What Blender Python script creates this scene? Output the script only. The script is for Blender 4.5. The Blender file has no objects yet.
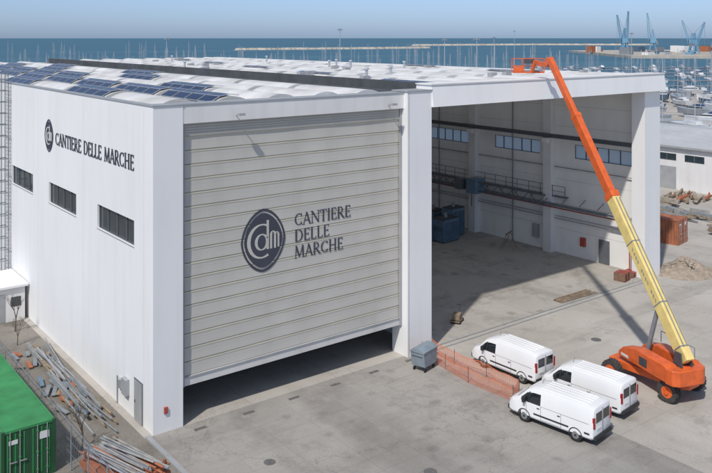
import bpy, math, random, bmesh
from mathutils import Vector, Matrix, noise as mnoise
random.seed(7)
R=math.radians
scene=bpy.context.scene
# ------------------------------------------------------------------ helpers
def site(e,n):
    """survey frame (metres east / north of the survey origin) -> building frame"""
    dx=e+10.71; dn=n-42.47
    return (dx*.7919+dn*.6106, -dx*.6106+dn*.7919)

def mk(name,col,rough=.6,amt=.08,scale=1.0,metal=0,bump=0,streak=0,spec=.5,amt2=None,dirt=None):
    m=bpy.data.materials.new(name); m.use_nodes=True
    nt=m.node_tree; N=nt.nodes; L=nt.links
    b=N['Principled BSDF']
    b.inputs['Roughness'].default_value=rough; b.inputs['Metallic'].default_value=metal
    b.inputs['Specular IOR Level'].default_value=spec
    tc=N.new('ShaderNodeTexCoord')
    n1=N.new('ShaderNodeTexNoise'); n1.inputs['Scale'].default_value=scale; n1.inputs['Detail'].default_value=6
    L.new(tc.outputs['Object'],n1.inputs['Vector'])
    r=N.new('ShaderNodeMapRange'); r.inputs[1].default_value=.3; r.inputs[2].default_value=.7
    L.new(n1.outputs['Fac'],r.inputs[0])
    mx=N.new('ShaderNodeMix'); mx.data_type='RGBA'
    c=Vector(col)
    lo=c*(1-amt) if dirt is None else Vector(dirt)
    mx.inputs[6].default_value=(*lo,1); mx.inputs[7].default_value=(*[min(1,k*(1+amt)) for k in c],1)
    L.new(r.outputs[0],mx.inputs[0])
    out=mx.outputs[2]
    if streak:
        mp=N.new('ShaderNodeMapping'); mp.inputs['Scale'].default_value=(1.1,1.1,.10)
        L.new(tc.outputs['Object'],mp.inputs['Vector'])
        n2=N.new('ShaderNodeTexNoise'); n2.inputs['Scale'].default_value=1.1; n2.inputs['Detail'].default_value=8
        L.new(mp.outputs[0],n2.inputs['Vector'])
        r2=N.new('ShaderNodeMapRange'); r2.inputs[1].default_value=.48; r2.inputs[2].default_value=.78
        r2.inputs[3].default_value=0; r2.inputs[4].default_value=streak
        L.new(n2.outputs['Fac'],r2.inputs[0])
        m2=N.new('ShaderNodeMix'); m2.data_type='RGBA'
        m2.inputs[7].default_value=(c[0]*.55,c[1]*.52,c[2]*.47,1)
        L.new(out,m2.inputs[6]); L.new(r2.outputs[0],m2.inputs[0]); out=m2.outputs[2]
    L.new(out,b.inputs['Base Color'])
    if bump:
        n3=N.new('ShaderNodeTexNoise'); n3.inputs['Scale'].default_value=scale*8; n3.inputs['Detail'].default_value=4
        L.new(tc.outputs['Object'],n3.inputs['Vector'])
        bp=N.new('ShaderNodeBump'); bp.inputs['Strength'].default_value=bump; bp.inputs['Distance'].default_value=.05
        L.new(n3.outputs['Fac'],bp.inputs['Height']); L.new(bp.outputs[0],b.inputs['Normal'])
    return m

def ground_mat(name,c1,c2,stain,seamcol,bw,bh,seam=.03,seamfac=.5,stain_amt=.6,fine=.12,crack=.5):
    m=bpy.data.materials.new(name); m.use_nodes=True
    nt=m.node_tree; N=nt.nodes; L=nt.links; b=N['Principled BSDF']
    b.inputs['Roughness'].default_value=.9; b.inputs['Specular IOR Level'].default_value=.2
    tc=N.new('ShaderNodeTexCoord')
    def noise(s,d,mapping=None,rough=.6,out='Fac'):
        n=N.new('ShaderNodeTexNoise'); n.inputs['Scale'].default_value=s; n.inputs['Detail'].default_value=d
        n.inputs['Roughness'].default_value=rough
        if mapping:
            mp=N.new('ShaderNodeMapping'); mp.inputs['Scale'].default_value=mapping[:3]
            if len(mapping)>3: mp.inputs['Rotation'].default_value=(0,0,mapping[3])
            L.new(tc.outputs['Object'],mp.inputs[0]); L.new(mp.outputs[0],n.inputs['Vector'])
        else: L.new(tc.outputs['Object'],n.inputs['Vector'])
        return n.outputs[out]
    def rng(s,a,bb,c=0,d=1):
        r=N.new('ShaderNodeMapRange'); 
        for i,v in enumerate((a,bb,c,d)): r.inputs[i+1].default_value=v
        L.new(s,r.inputs[0]); return r.outputs[0]
    def mix(f,a,bb,mode='MIX'):
        x=N.new('ShaderNodeMix'); x.data_type='RGBA'; x.blend_type=mode
        for s,i in ((f,0),(a,6),(bb,7)):
            if isinstance(s,(int,float)): x.inputs[i].default_value=s
            elif isinstance(s,tuple): x.inputs[i].default_value=(*s,1)
            else: L.new(s,x.inputs[i])
        return x.outputs[2]
    def mul(v,f): return tuple(k*f for k in v)
    col=mix(rng(noise(.09,8),.35,.65),c1,c2)
    col=mix(rng(noise(.30,10,None,.72),.50,.70,0,stain_amt),col,stain)
    col=mix(rng(noise(.16,6,(1,.14,1)),.54,.68,0,stain_amt*.7),col,stain)
    col=mix(rng(noise(.22,7,(.12,1,1,.5)),.56,.68,0,stain_amt*.7),col,stain)
    col=mix(rng(noise(1.1,9,None,.78),.58,.68,0,stain_amt*.6),col,mul(stain,.85))
    col=mix(rng(noise(.55,8,None,.7),.58,.66,0,stain_amt*.45),col,mul(c2,1.15))
    br=N.new('ShaderNodeTexBrick'); br.offset=0.0
    br.inputs['Color1'].default_value=(1,1,1,1); br.inputs['Color2'].default_value=(.84,.84,.84,1)
    br.inputs['Mortar'].default_value=(*seamcol,1)
    br.inputs['Scale'].default_value=1; br.inputs['Mortar Size'].default_value=seam
    br.inputs['Brick Width'].default_value=bw; br.inputs['Row Height'].default_value=bh
    L.new(tc.outputs['Object'],br.inputs['Vector'])
    col=mix(seamfac,col,br.outputs['Color'],'MULTIPLY')
    def warped(scale,dist):
        v=N.new('ShaderNodeTexVoronoi'); v.inputs['Scale'].default_value=scale
        vm=N.new('ShaderNodeVectorMath'); vm.operation='MULTIPLY_ADD'
        L.new(noise(.8,5,None,.7,'Color'),vm.inputs[0]); vm.inputs[1].default_value=(dist,)*3; L.new(tc.outputs['Object'],vm.inputs[2])
        L.new(vm.outputs[0],v.inputs['Vector']); return v
    v=warped(.45,.8); col=mix(rng(v.outputs['Distance'],.10,.20,.4*stain_amt,0),col,mul(stain,.45))
    v=warped(.11,3.0); v.feature='DISTANCE_TO_EDGE'; col=mix(rng(v.outputs['Distance'],.002,.006,crack,0),col,mul(stain,.6))
    col=mix(1.0,col,mix(noise(9,6),(1-fine*2,)*3,(1+fine*1.2,)*3),'MULTIPLY')
    L.new(col,b.inputs['Base Color'])
    bp=N.new('ShaderNodeBump'); bp.inputs['Strength'].default_value=.25; bp.inputs['Distance'].default_value=.03
    L.new(noise(14,5),bp.inputs['Height']); L.new(bp.outputs[0],b.inputs['Normal'])
    return m

class MB:
    def __init__(s): s.v=[];s.f=[];s.m=[];s.mats=[]
    def add(s,vs,fs,mat):
        if mat not in s.mats: s.mats.append(mat)
        i=s.mats.index(mat); o=len(s.v)
        s.v+= [tuple(p) for p in vs]
        for f in fs: s.f.append(tuple(k+o for k in f)); s.m.append(i)
    def box(s,x0,x1,y0,y1,z0,z1,mat):
        v=[(x,y,z) for x in(x0,x1) for y in(y0,y1) for z in(z0,z1)]
        s.add(v,[(0,1,3,2),(4,6,7,5),(0,4,5,1),(2,3,7,6),(0,2,6,4),(1,5,7,3)],mat)
    def beam(s,p,q,w,h,mat,up=(0,0,1)):
        p=Vector(p);q=Vector(q);d=(q-p).normalized();u=Vector(up)
        if abs(d.dot(u))>.98:u=Vector((0,1,0))
        a=d.cross(u).normalized();b=a.cross(d).normalized()
        v=[]
        for c in(p,q):
            for i,j in((-1,-1),(1,-1),(1,1),(-1,1)): v.append(c+a*i*w/2+b*j*h/2)
        s.add(v,[(0,3,2,1),(4,5,6,7),(0,1,5,4),(1,2,6,5),(2,3,7,6),(3,0,4,7)],mat)
    def cyl(s,p,q,r0,r1,mat,n=12):
        p=Vector(p);q=Vector(q);d=(q-p).normalized();u=Vector((0,0,1))
        if abs(d.dot(u))>.98:u=Vector((0,1,0))
        a=d.cross(u).normalized();b=a.cross(d)
        v=[]
        for c,r in((p,r0),(q,r1)):
            for i in range(n):
                t=2*math.pi*i/n; v.append(c+a*math.cos(t)*r+b*math.sin(t)*r)
        fs=[(i,(i+1)%n,n+(i+1)%n,n+i) for i in range(n)]+[tuple(range(n-1,-1,-1)),tuple(range(n,2*n))]
        s.add(v,fs,mat)
    def prism(s,pts,h0,h1,mat,axis='z'):
        n=len(pts); v=[]
        for h in(h0,h1):
            for p in pts:
                v.append((p[0],p[1],h) if axis=='z' else ((h,p[0],p[1]) if axis=='x' else (p[0],h,p[1])))
        s.add(v,[tuple(range(n-1,-1,-1)),tuple(range(n,2*n))]+[(i,(i+1)%n,n+(i+1)%n,n+i) for i in range(n)],mat)
    def xf(s,M,start=0):
        for i in range(start,len(s.v)): s.v[i]=tuple(M@Vector(s.v[i]))
    def obj(s,name,parent=None,loc=(0,0,0),rotz=0,bevel=0,smooth=30):
        me=bpy.data.meshes.new(name); me.from_pydata(s.v,[],s.f)
        for m in s.mats: me.materials.append(m)
        me.polygons.foreach_set('material_index',s.m)
        me.validate()
        bm=bmesh.new(); bm.from_mesh(me); bmesh.ops.recalc_face_normals(bm,faces=bm.faces); bm.to_mesh(me); bm.free()
        if smooth:
            me.polygons.foreach_set('use_smooth',[True]*len(me.polygons))
            me.set_sharp_from_angle(angle=R(smooth))
        me.update()
        o=bpy.data.objects.new(name,me); scene.collection.objects.link(o)
        o.location=loc; o.rotation_euler=(0,0,rotz)
        if parent: o.parent=parent
        if bevel:
            b=o.modifiers.new('bevel','BEVEL'); b.width=bevel; b.segments=2; b.limit_method='ANGLE'; b.angle_limit=R(40)
            b.harden_normals=True
        return o
def empty(name,loc=(0,0,0),rotz=0):
    e=bpy.data.objects.new(name,None); scene.collection.objects.link(e); e.location=loc; e.rotation_euler=(0,0,rotz); return e

# ------------------------------------------------------------------ materials
white=mk('white_render',(.80,.80,.80),.75,.04,.12,streak=.12)
white2=mk('white_precast_panel',(.72,.71,.70),.8,.06,.3,streak=.22)
inner=mk('interior_wall_panel',(.80,.79,.765),.85,.05,.4,streak=.15)
roofw=mk('white_roof_membrane',(.66,.66,.655),.7,.12,.35,bump=.1,dirt=(.47,.465,.45))
sky_l=mk('translucent_skylight',(.50,.52,.53),.4,.1,.8)
dark=mk('dark_gutter_sheet',(.075,.08,.085),.6,.25,.8)
trim=mk('grey_flashing',(.34,.35,.36),.5,.1,1)
joint=mk('panel_joint',(.50,.50,.50),.9,.1,1)
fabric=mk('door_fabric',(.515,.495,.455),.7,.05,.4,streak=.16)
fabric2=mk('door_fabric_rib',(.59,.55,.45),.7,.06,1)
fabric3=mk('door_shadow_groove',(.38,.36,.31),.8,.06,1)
dframe=mk('door_bottom_beam',(.62,.61,.59),.6,.05,1,streak=.25)
glass=mk('window_glass',(.03,.045,.055),.08,.2,1.5,spec=.8)
frame=mk('window_frame',(.13,.14,.15),.5,.05,1)
sign=mk('sign_dark',(.05,.055,.075),.6,.1,2)
solar=mk('solar_cells',(.015,.026,.07),.25,.3,1,spec=.6)
alu=mk('aluminium',(.55,.56,.58),.4,.05,2,metal=.6)
steel=mk('painted_dark_steel',(.06,.065,.075),.5,.2,2)
steelm=mk('grey_steel',(.22,.24,.26),.5,.15,2)
steeld=mk('slate_grey_steel',(.12,.13,.145),.5,.15,2)
redp=mk('red_pipe',(.38,.07,.05),.5,.1,2)
vanw=mk('van_white_paint',(.78,.785,.79),.25,.03,.6,spec=.6)
rubber=mk('rubber',(.02,.02,.021),.85,.25,6)
plast=mk('black_plastic',(.03,.03,.032),.6,.2,3)
hub=mk('wheel_steel',(.28,.29,.30),.4,.1,4,metal=.5)
carglass=mk('car_glass',(.015,.02,.025),.05,.1,2,spec=.9)
redl=mk('tail_light',(.35,.01,.01),.2,.1,5)
lampg=mk('headlight_glass',(.6,.6,.62),.1,.1,5)
seam=mk('body_seam',(.10,.10,.105),.7,.05,2)
plate=mk('plate',(.7,.7,.66),.5,.05,2)
orange=mk('orange_paint',(.68,.125,.03),.42,.15,2.2)
yellow=mk('cream_yellow_paint',(.78,.61,.23),.5,.10,2)
tread=mk('tyre_dusty',(.055,.052,.05),.9,.3,5,bump=.5)
green=mk('container_green',(.04,.24,.08),.55,.18,.8,streak=.45)
green2=mk('container_green_dark',(.02,.09,.035),.5,.2,1.2,streak=.4)
rust=mk('rust_container',(.36,.13,.065),.8,.3,1.2,streak=.4)
bluec=mk('blue_tarpaulin',(.07,.12,.18),.6,.2,1.2,streak=.4)
netor=mk('orange_plastic_net',(.78,.22,.10),.6,.08,3)
wood=mk('weathered_wood',(.26,.20,.14),.9,.3,3,bump=.3)
bark=mk('bark',(.12,.095,.075),.95,.25,4)
pipeg=mk('grey_plastic_pipe',(.30,.30,.29),.6,.25,2)
stone=mk('rubble_stone',(.34,.30,.25),.95,.3,2,bump=.4)
soil=mk('excavated_soil',(.33,.27,.21),.95,.25,2.5,bump=.5)
rock=mk('breakwater_rock',(.42,.38,.32),.95,.25,.05)
hullw=mk('boat_white',(.62,.63,.64),.35,.15,.3)
hullg=mk('boat_grey',(.33,.36,.39),.4,.15,.3)
hullb=mk('boat_navy',(.03,.06,.14),.3,.1,.3)
mastm=mk('mast_alu',(.42,.43,.45),.5,.1,.2)
craneb=mk('crane_blue',(.16,.33,.47),.6,.1,.05)
roofg=mk('grey_roof_sheet',(.45,.46,.47),.7,.10,.15,streak=.3)
machine=mk('machine_bluegrey',(.12,.19,.26),.5,.2,2)
binm=mk('bin_bluegrey',(.22,.27,.31),.5,.15,2,streak=.2)
manh=mk('cast_iron',(.13,.125,.12),.8,.2,5)
def translucent(name,c1,c2,sc):
    pane=bpy.data.materials.new(name); pane.use_nodes=True
    N=pane.node_tree.nodes;L=pane.node_tree.links; N.remove(N['Principled BSDF'])
    tr=N.new('ShaderNodeBsdfTranslucent'); nz=N.new('ShaderNodeTexNoise'); nz.inputs['Scale'].default_value=sc
    df=N.new('ShaderNodeBsdfDiffuse'); ms=N.new('ShaderNodeMixShader'); ms.inputs[0].default_value=.35
    cr=N.new('ShaderNodeMix'); cr.data_type='RGBA'; cr.inputs[6].default_value=(*c1,1); cr.inputs[7].default_value=(*c2,1)
    L.new(nz.outputs['Fac'],cr.inputs[0]); L.new(cr.outputs[2],tr.inputs[0]); L.new(cr.outputs[2],df.inputs[0])
    L.new(tr.outputs[0],ms.inputs[1]); L.new(df.outputs[0],ms.inputs[2]); L.new(ms.outputs[0],N['Material Output'].inputs[0])
    return pane
pane=translucent('translucent_pane',(.38,.46,.52),(.62,.68,.74),1.5)
grp=translucent('added_fill_light_sheet',(.78,.78,.77),(.86,.86,.85),.6)  # for roof strips added to brighten the open hall inside

land_m=ground_mat('yard_concrete',(.43,.40,.36),(.52,.49,.445),(.30,.275,.24),(.64,.62,.59),6.0,5.0,.03,.45,.55,crack=.3)
pave_m=ground_mat('old_paving',(.315,.30,.275),(.385,.365,.335),(.20,.185,.17),(.64,.62,.60),2.5,1.25,.025,.36,.65,crack=.35)
hall_m=ground_mat('hall_floor_concrete',(.40,.375,.34),(.49,.465,.425),(.24,.22,.19),(.6,.58,.55),5.1,5.1,.03,.5,.8,crack=.3)
dirt_m=ground_mat('side_yard_dirt',(.21,.19,.165),(.31,.285,.25),(.12,.11,.095),(1,1,1),9,9,.01,.1,.85,.25,crack=.2)

# ------------------------------------------------------------------ ground & water
m=MB(); m.prism([(-260,-160),(460,-160),site(450,300),site(78,300),(196,92),(-260,92)],-3,0,land_m); m.obj('ground',smooth=0)
m=MB(); m.add([(-.2,-70,.004),(19.6,-70,.004),(19.6,-.002,.004),(-.2,-.002,.004)],[(0,1,2,3)],pave_m); m.obj('paving',smooth=0)
m=MB(); m.add([(-80,-70,.004),(-.45,-70,.004),(-.45,80,.004),(-80,80,.004)],[(0,1,2,3)],dirt_m); m.obj('side_yard_ground',smooth=0)
m=MB(); m.add([(19.9,.0,.004),(46.5,.0,.004),(46.5,82.6,.004),(19.9,82.6,.004)],[(0,1,2,3)],hall_m); m.obj('hall_floor',smooth=0)
m=MB(); 
for k in range(28): m.box(-.45,-.2,-70+k*2.5+.01,-70+k*2.5+2.49,-.05,.12,trim)
m.obj('kerb',smooth=0,bevel=.015)
m=MB()
m.box(19.9,45.2,-.62,-.5,-.05,.012,steelm); m.box(19.9,45.2,-.12,.0,-.05,.012,steelm)
m.obj('door_track_rail',smooth=0)

wm=bpy.data.materials.new('sea_water'); wm.use_nodes=True
N=wm.node_tree.nodes;L=wm.node_tree.links;b=N['Principled BSDF']
tc=N.new('ShaderNodeTexCoord'); nz=N.new('ShaderNodeTexNoise'); nz.inputs['Scale'].default_value=.004; nz.inputs['Detail'].default_value=8
mp=N.new('ShaderNodeMapping'); mp.inputs['Rotation'].default_value=(0,0,R(-37)); mp.inputs['Scale'].default_value=(.4,1.6,1)
L.new(tc.outputs['Object'],mp.inputs[0]); L.new(mp.outputs[0],nz.inputs['Vector'])
mx=N.new('ShaderNodeMix'); mx.data_type='RGBA'; mx.inputs[6].default_value=(.042,.118,.18,1); mx.inputs[7].default_value=(.06,.15,.205,1)
rr=N.new('ShaderNodeMapRange'); rr.inputs[1].default_value=.35; rr.inputs[2].default_value=.65
L.new(nz.outputs['Fac'],rr.inputs[0]); L.new(rr.outputs[0],mx.inputs[0]); L.new(mx.outputs[2],b.inputs['Base Color'])
b.inputs['Roughness'].default_value=.55; b.inputs['Specular IOR Level'].default_value=.25
n2=N.new('ShaderNodeTexNoise'); n2.inputs['Scale'].default_value=.5; n2.inputs['Detail'].default_value=6
L.new(tc.outputs['Object'],n2.inputs['Vector']); bp=N.new('ShaderNodeBump'); bp.inputs['Strength'].default_value=.8; bp.inputs['Distance'].default_value=.6
L.new(n2.outputs['Fac'],bp.inputs['Height']); L.new(bp.outputs[0],b.inputs['Normal'])
m=MB(); m.add([(-40000,-40000,-1.4),(40000,-40000,-1.4),(40000,40000,-1.4),(-40000,40000,-1.4)],[(0,1,2,3)],wm); m.obj('sea_water',smooth=0)

# ------------------------------------------------------------------ lettering
T=.065;K=.14
LET={
'C':(.80,[('a',.44,.5,.34,.44,48,312,.12),('l',.67,.72,.69,.95,T),('l',.67,.28,.69,.05,T)]),
'A':(.80,[('l',.08,0,.40,.98,T),('l',.38,1,.72,0,K),('l',.2,.34,.6,.34,T),('s',.08,0),('s',.72,0)]),
'N':(.90,[('l',.14,0,.14,1,T),('l',.14,.97,.76,.03,K),('l',.76,0,.76,1,T),('s',.14,0),('s',.76,1),('s',.10,1)]),
'T':(.72,[('l',.36,0,.36,.96,K),('l',.04,.965,.68,.965,T),('l',.05,.97,.05,.8,T),('l',.67,.97,.67,.8,T),('s',.36,0)]),
'I':(.36,[('l',.18,0,.18,1,K),('s',.18,0),('s',.18,1)]),
'E':(.66,[('l',.17,0,.17,1,K),('l',.1,.965,.56,.965,T),('l',.17,.52,.48,.52,T),('l',.1,.035,.58,.035,T),('l',.56,.98,.56,.82,T),('l',.59,.02,.59,.2,T),('l',.48,.6,.48,.44,T)]),
'R':(.80,[('l',.17,0,.17,1,K),('l',.1,.965,.36,.965,T),('l',.17,.50,.36,.50,T),('a',.36,.735,.2,.23,-90,90,.11),('l',.34,.5,.72,0,K),('s',.17,0),('s',.74,0)]),
'D':(.86,[('l',.17,0,.17,1,K),('l',.1,.965,.36,.965,T),('l',.1,.035,.36,.035,T),('a',.36,.5,.38,.465,-90,90,.12)]),
'L':(.64,[('l',.17,0,.17,1,K),('l',.1,.035,.56,.035,T),('l',.57,.02,.57,.2,T),('s',.17,1)]),
'M':(1.02,[('l',.12,0,.18,1,T),('l',.18,.98,.50,.04,K),('l',.50,.04,.82,.98,T),('l',.82,1,.88,0,K),('s',.12,0),('s',.88,0)]),
'H':(.90,[('l',.18,0,.18,1,K),('l',.72,0,.72,1,K),('l',.18,.52,.72,.52,T),('s',.18,0),('s',.18,1),('s',.72,0),('s',.72,1)]),
' ':(.45,[])}
cnt=[0]
def flat(m,pts,O,U,V,Nn,mat,t0,t1):
    O=Vector(O);U=Vector(U);V=Vector(V);Nn=Vector(Nn)
    cnt[0]+=1; t1=t1+(cnt[0]%7)*.0006
    n=len(pts)
    v=[O+U*p[0]+V*p[1]+Nn*t0 for p in pts]+[O+U*p[0]+V*p[1]+Nn*t1 for p in pts]
    m.add(v,[tuple(range(n,2*n))]+[(i,(i+1)%n,n+(i+1)%n,n+i) for i in range(n)],mat)
def stroke(m,x0,y0,x1,y1,w,fr,mat,t):
    d=Vector((x1-x0,y1-y0)).normalized()*w/2; n=Vector((-d.y,d.x))
    if abs(d.x)<1e-6 or abs(d.y)<1e-6: pts=[(x0+n.x,y0+n.y),(x0-n.x,y0-n.y),(x1-n.x,y1-n.y),(x1+n.x,y1+n.y)]
    else: 
        hx=abs(w/2/ (abs(d.y)/(w/2))); pts=[(x0-hx,y0),(x0+hx,y0),(x1+hx,y1),(x1-hx,y1)]
    flat(m,pts,*fr,mat,0,t)
def arc(m,cx,cy,rx,ry,a0,a1,w,fr,mat,t,n=20):
    n=max(6,int(abs(a1-a0)/12))
    for i in range(n):
        q=[]
        for k,s in((i,1),(i,-1),(i+1,-1),(i+1,1)):
            a=R(a0+(a1-a0)*k/n); th=w*(.45+.65*abs(math.cos(a)))
            q.append((cx+(rx+s*th/2)*math.cos(a),cy+(ry+s*th/2*.8)*math.sin(a)))
        flat(m,q,*fr,mat,0,t)
def text(m,s,O,U,V,Nn,h,width,mat,t=.02,bold=1.0):
    tot=sum(LET[c][0] for c in s); k=width/tot; x=0
    U=Vector(U);V=Vector(V)
    for c in s:
        w,st=LET[c]; fr=(Vector(O)+U*x*k,U*k,V*h,Nn)
        for q in st:
            if q[0]=='l': stroke(m,q[1],q[2],q[3],q[4],q[5]*bold,fr,mat,t)
            elif q[0]=='a': arc(m,*q[1:7],q[7]*bold,fr,mat,t)
            else:
                y=q[2]; y=y+.02 if y<.5 else y-.02
                stroke(m,q[1]-.12,y,q[1]+.12,y,.045*bold,fr,mat,t)
        x+=w
def logo(m,O,U,V,Nn,w,h,dk,lt,t=.008):
    fr=(O,U,V,Nn)
    def shape(s,n=48):
        P=[]
        for i in range(n):
            a=2*math.pi*i/n
            c,sn=math.cos(a),math.sin(a)
            p=1.55
            r=(abs(c)**p+abs(sn)**p)**(-1/p)
            r=.6*r+.4
            P.append((c*r*w/2*s,sn*r*h/2*s))
        return P
    def ring(s0,s1,mat,t):
        A=shape(s0);B=shape(s1);n=len(A)
        for i in range(n):
            j=(i+1)%n
            flat(m,[A[i],A[j],B[j],B[i]],*fr,mat,0,t)
    ring(1.0,.92,dk,t)
    flat(m,shape(.86),*fr,dk,0,t)
    u=w/2; v=h/2; t2=t+.012
    def l(x0,y0,x1,y1,ww): stroke(m,x0*u,y0*v,x1*u,y1*v,ww*u,fr,lt,t2)
    arc(m,-.08*u,-.02*v,.58*u,.52*v,60,300,.14*u,fr,lt,t2)
    arc(m,-.08*u,-.05*v,.25*u,.24*v,0,360,.11*u,fr,lt,t2)
    l(.19,-.30,.19,.62,.10)
    l(.34,-.30,.34,.18,.09); l(.52,-.30,.52,.16,.09); l(.68,-.28,.68,.10,.07)
    arc(m,.43*u,.12*v,.09*u,.12*v,0,180,.09*u,fr,lt,t2)
    arc(m,.60*u,.08*v,.08*u,.12*v,0,180,.08*u,fr,lt,t2)

# ------------------------------------------------------------------ shipyard building
B=empty('shipyard_hall_building')
LEN=83.0; ZT=17.36
m=MB()
wins=[(2.55+9.55*i,8.25+9.55*i) for i in range(8)]
zs0,zs1=9.45,10.9
m.box(0,.35,1.2,LEN,0,zs0,white); m.box(0,.35,1.2,LEN,zs1,ZT,white)
prev=1.2
for w0,w1 in wins:
    m.box(0,.35,prev,w0,zs0,zs1,white); prev=w1
m.box(0,.35,prev,LEN,zs0,zs1,white)
m.box(0,1.715,0,1.2,0,ZT,white)
m.box(0.35,19.7,LEN-.35,LEN,0,ZT,white)
m.obj('side_wall',B)
m=MB()
for i in range(9):
    y=1.2+9.55*i
    m.box(-.004,.1,y-.008,y+.008,0.05,ZT-.2,joint)
m.box(-.05,.40,-.05,LEN,ZT,ZT+.06,trim) 
m.box(0.40,1.715,-.05,1.2,ZT,ZT+.06,trim) 
m.obj('wall_joints_and_coping',B)
m=MB()
for w0,w1 in wins:
    m.box(.18,.22,w0,w1,zs0,zs1,glass)
    n=4
    for k in range(n+1):
        y=w0+(w1-w0)*k/n
        m.box(.12,.18,max(w0,y-.03),min(w1,y+.03),zs0,zs1,frame)
    m.box(.125,.175,w0,w1,zs0,zs0+.06,frame); m.box(.125,.175,w0,w1,zs1-.06,zs1,frame)
    m.box(-.03,.12,w0-.03,w1+.03,zs0-.04,zs0-.003,trim)
m.obj('ribbon_windows',B)
m=MB()
m.box(-.03,-.002,1.32,2.5,.02,2.3,frame); m.box(-.06,-.03,1.4,2.42,.04,2.22,trim); m.box(-.1,-.06,2.25,2.3,1.0,1.15,steel)
m.box(-.25,-.002,3.2,3.8,1.0,1.9,trim); m.box(-.2,-.002,4.2,4.5,1.1,1.6,alu)
m.cyl((-.06,4.9,0),(-.06,4.9,1.6),.03,.03,steelm)
m.box(.6,.8,-.1,-.002,1.0,1.35,redp)
m.obj('service_door_and_boxes',B,bevel=.01)
m=MB()
text(m,'CANTIERE DELLE MARCHE',(-.003,16.3,13.66),(0,-1,0),(0,0,1),(-1,0,0),.86,13.8,sign,.035,1.12)
m.obj('side_wall_lettering',B,smooth=0)
m=MB(); logo(m,(-.003,17.75,14.15),(0,-1,0),(0,0,1),(-1,0,0),1.9,2.3,sign,white2,.03); m.obj('side_wall_emblem',B,smooth=0)
m=MB()
m.box(1.715,17.53,.03,1.2,16.35,ZT,white2)
m.box(1.715,17.53,-.02,1.2,ZT,ZT+.06,trim)
m.obj('door_lintel',B)
m=MB()
m.box(17.53,19.68,-.35,1.2,0,ZT+.1,white)
m.box(17.60,17.68,-.358,-.35,0,ZT,joint)
m.box(17.45,19.72,-.42,1.2,ZT+.1,ZT+.17,trim)
m.obj('centre_pier',B,bevel=.02)
# lifting door
m=MB()
z0=2.0;z1=16.35;n=17;ys=.30
m.box(1.715,17.53,ys,ys+.3,z0,z0+.5,dframe)
m.box(1.715,17.53,ys-.05,ys+.0,z0+.42,z0+.5,trim)
zz=z0+.5; hh=(z1-.75-zz)/n
for k in range(n):
    a=zz+k*hh
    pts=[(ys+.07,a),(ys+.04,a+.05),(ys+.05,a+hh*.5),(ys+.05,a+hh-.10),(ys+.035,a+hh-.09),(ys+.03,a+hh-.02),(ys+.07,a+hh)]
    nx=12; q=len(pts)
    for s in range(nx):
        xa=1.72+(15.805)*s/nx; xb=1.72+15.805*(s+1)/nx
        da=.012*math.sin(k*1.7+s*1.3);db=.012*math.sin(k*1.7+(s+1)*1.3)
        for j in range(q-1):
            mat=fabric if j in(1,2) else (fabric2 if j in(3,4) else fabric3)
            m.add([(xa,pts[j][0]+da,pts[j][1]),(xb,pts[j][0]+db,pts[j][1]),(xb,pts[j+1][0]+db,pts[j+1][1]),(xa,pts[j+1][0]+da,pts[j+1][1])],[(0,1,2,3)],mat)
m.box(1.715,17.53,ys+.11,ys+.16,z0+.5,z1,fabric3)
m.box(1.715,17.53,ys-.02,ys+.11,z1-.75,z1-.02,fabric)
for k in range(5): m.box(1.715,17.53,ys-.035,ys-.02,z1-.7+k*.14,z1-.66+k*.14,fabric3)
m.box(1.715,1.9,ys-.1,ys+.0,z0,z1,trim); m.box(17.35,17.53,ys-.1,ys+.0,z0,z1,trim)
m.obj('lifting_door',B)
m=MB(); logo(m,(6.95,ys+.024,9.2),(1,0,0),(0,0,1),(0,-1,0),3.0,3.7,sign,fabric)
for s,z,w in(('CANTIERE',9.72,4.25),('DELLE',8.75,2.6),('MARCHE',7.78,3.65)):
    text(m,s,(9.1,ys+.024,z),(1,0,0),(0,0,1),(0,-1,0),.74,w,sign,.008)
m.obj('door_print',B,smooth=0)
m=MB()
m.box(19.55,19.9,1.2,LEN,0,17.3,inner)
m.obj('partition_wall',B)
for x in(5.0,16.2):
    m=MB()
    m.cyl((x,0.03,16.6),(x,-.45,16.75),.03,.03,steelm,8); m.box(x-.2,x+.2,-.65,-.4,16.65,16.78,trim)
    m.obj('wall_floodlight_fixture',B)
# open hall
m=MB()
pts=[(-.55,16.35),(-.1,16.35),(1.2,16.6),(1.2,17.82),(-.35,17.82)]
m.prism(pts,19.68,47.75,white,axis='x')
m.prism([(-.42,17.82),(1.25,17.82),(1.25,17.90),(-.42,17.90)],19.6,47.8,white2,axis='x')
for k in range(1,5): m.box(19.68+k*5.6,19.68+k*5.6+.02,-.552,-.3,16.36,16.4,joint)
m.obj('open_hall_fascia',B)
m=MB()
m.box(45.3,47.65,0,1.3,0,16.34,white)
wi=[(2.05,8.3),(12.5,18.6),(22.5,28.7)]+[(32.7+10.2*i,38.9+10.2*i) for i in range(5)]
za,zb=9.4,10.75
m.box(46.5,46.9,1.3,LEN,0,za,inner); m.box(46.5,46.9,1.3,LEN,zb,17.2,inner)
prev=1.3
for w0,w1 in wi: m.box(46.5,46.9,prev,w0,za,zb,inner); prev=w1
m.box(46.5,46.9,prev,LEN,za,zb,inner)
m.box(19.9,46.9,LEN-.35,LEN+.002,0,17.2,inner)
for k in range(1,8):
    y=.4+10.2*k
    m.box(45.75,46.5,y,y+.95,0,16.4,white2)
    m.box(45.35,45.75,y+.15,y+.8,10.7,11.2,white2)
m.obj('open_hall_walls',B)
m=MB()
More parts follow.
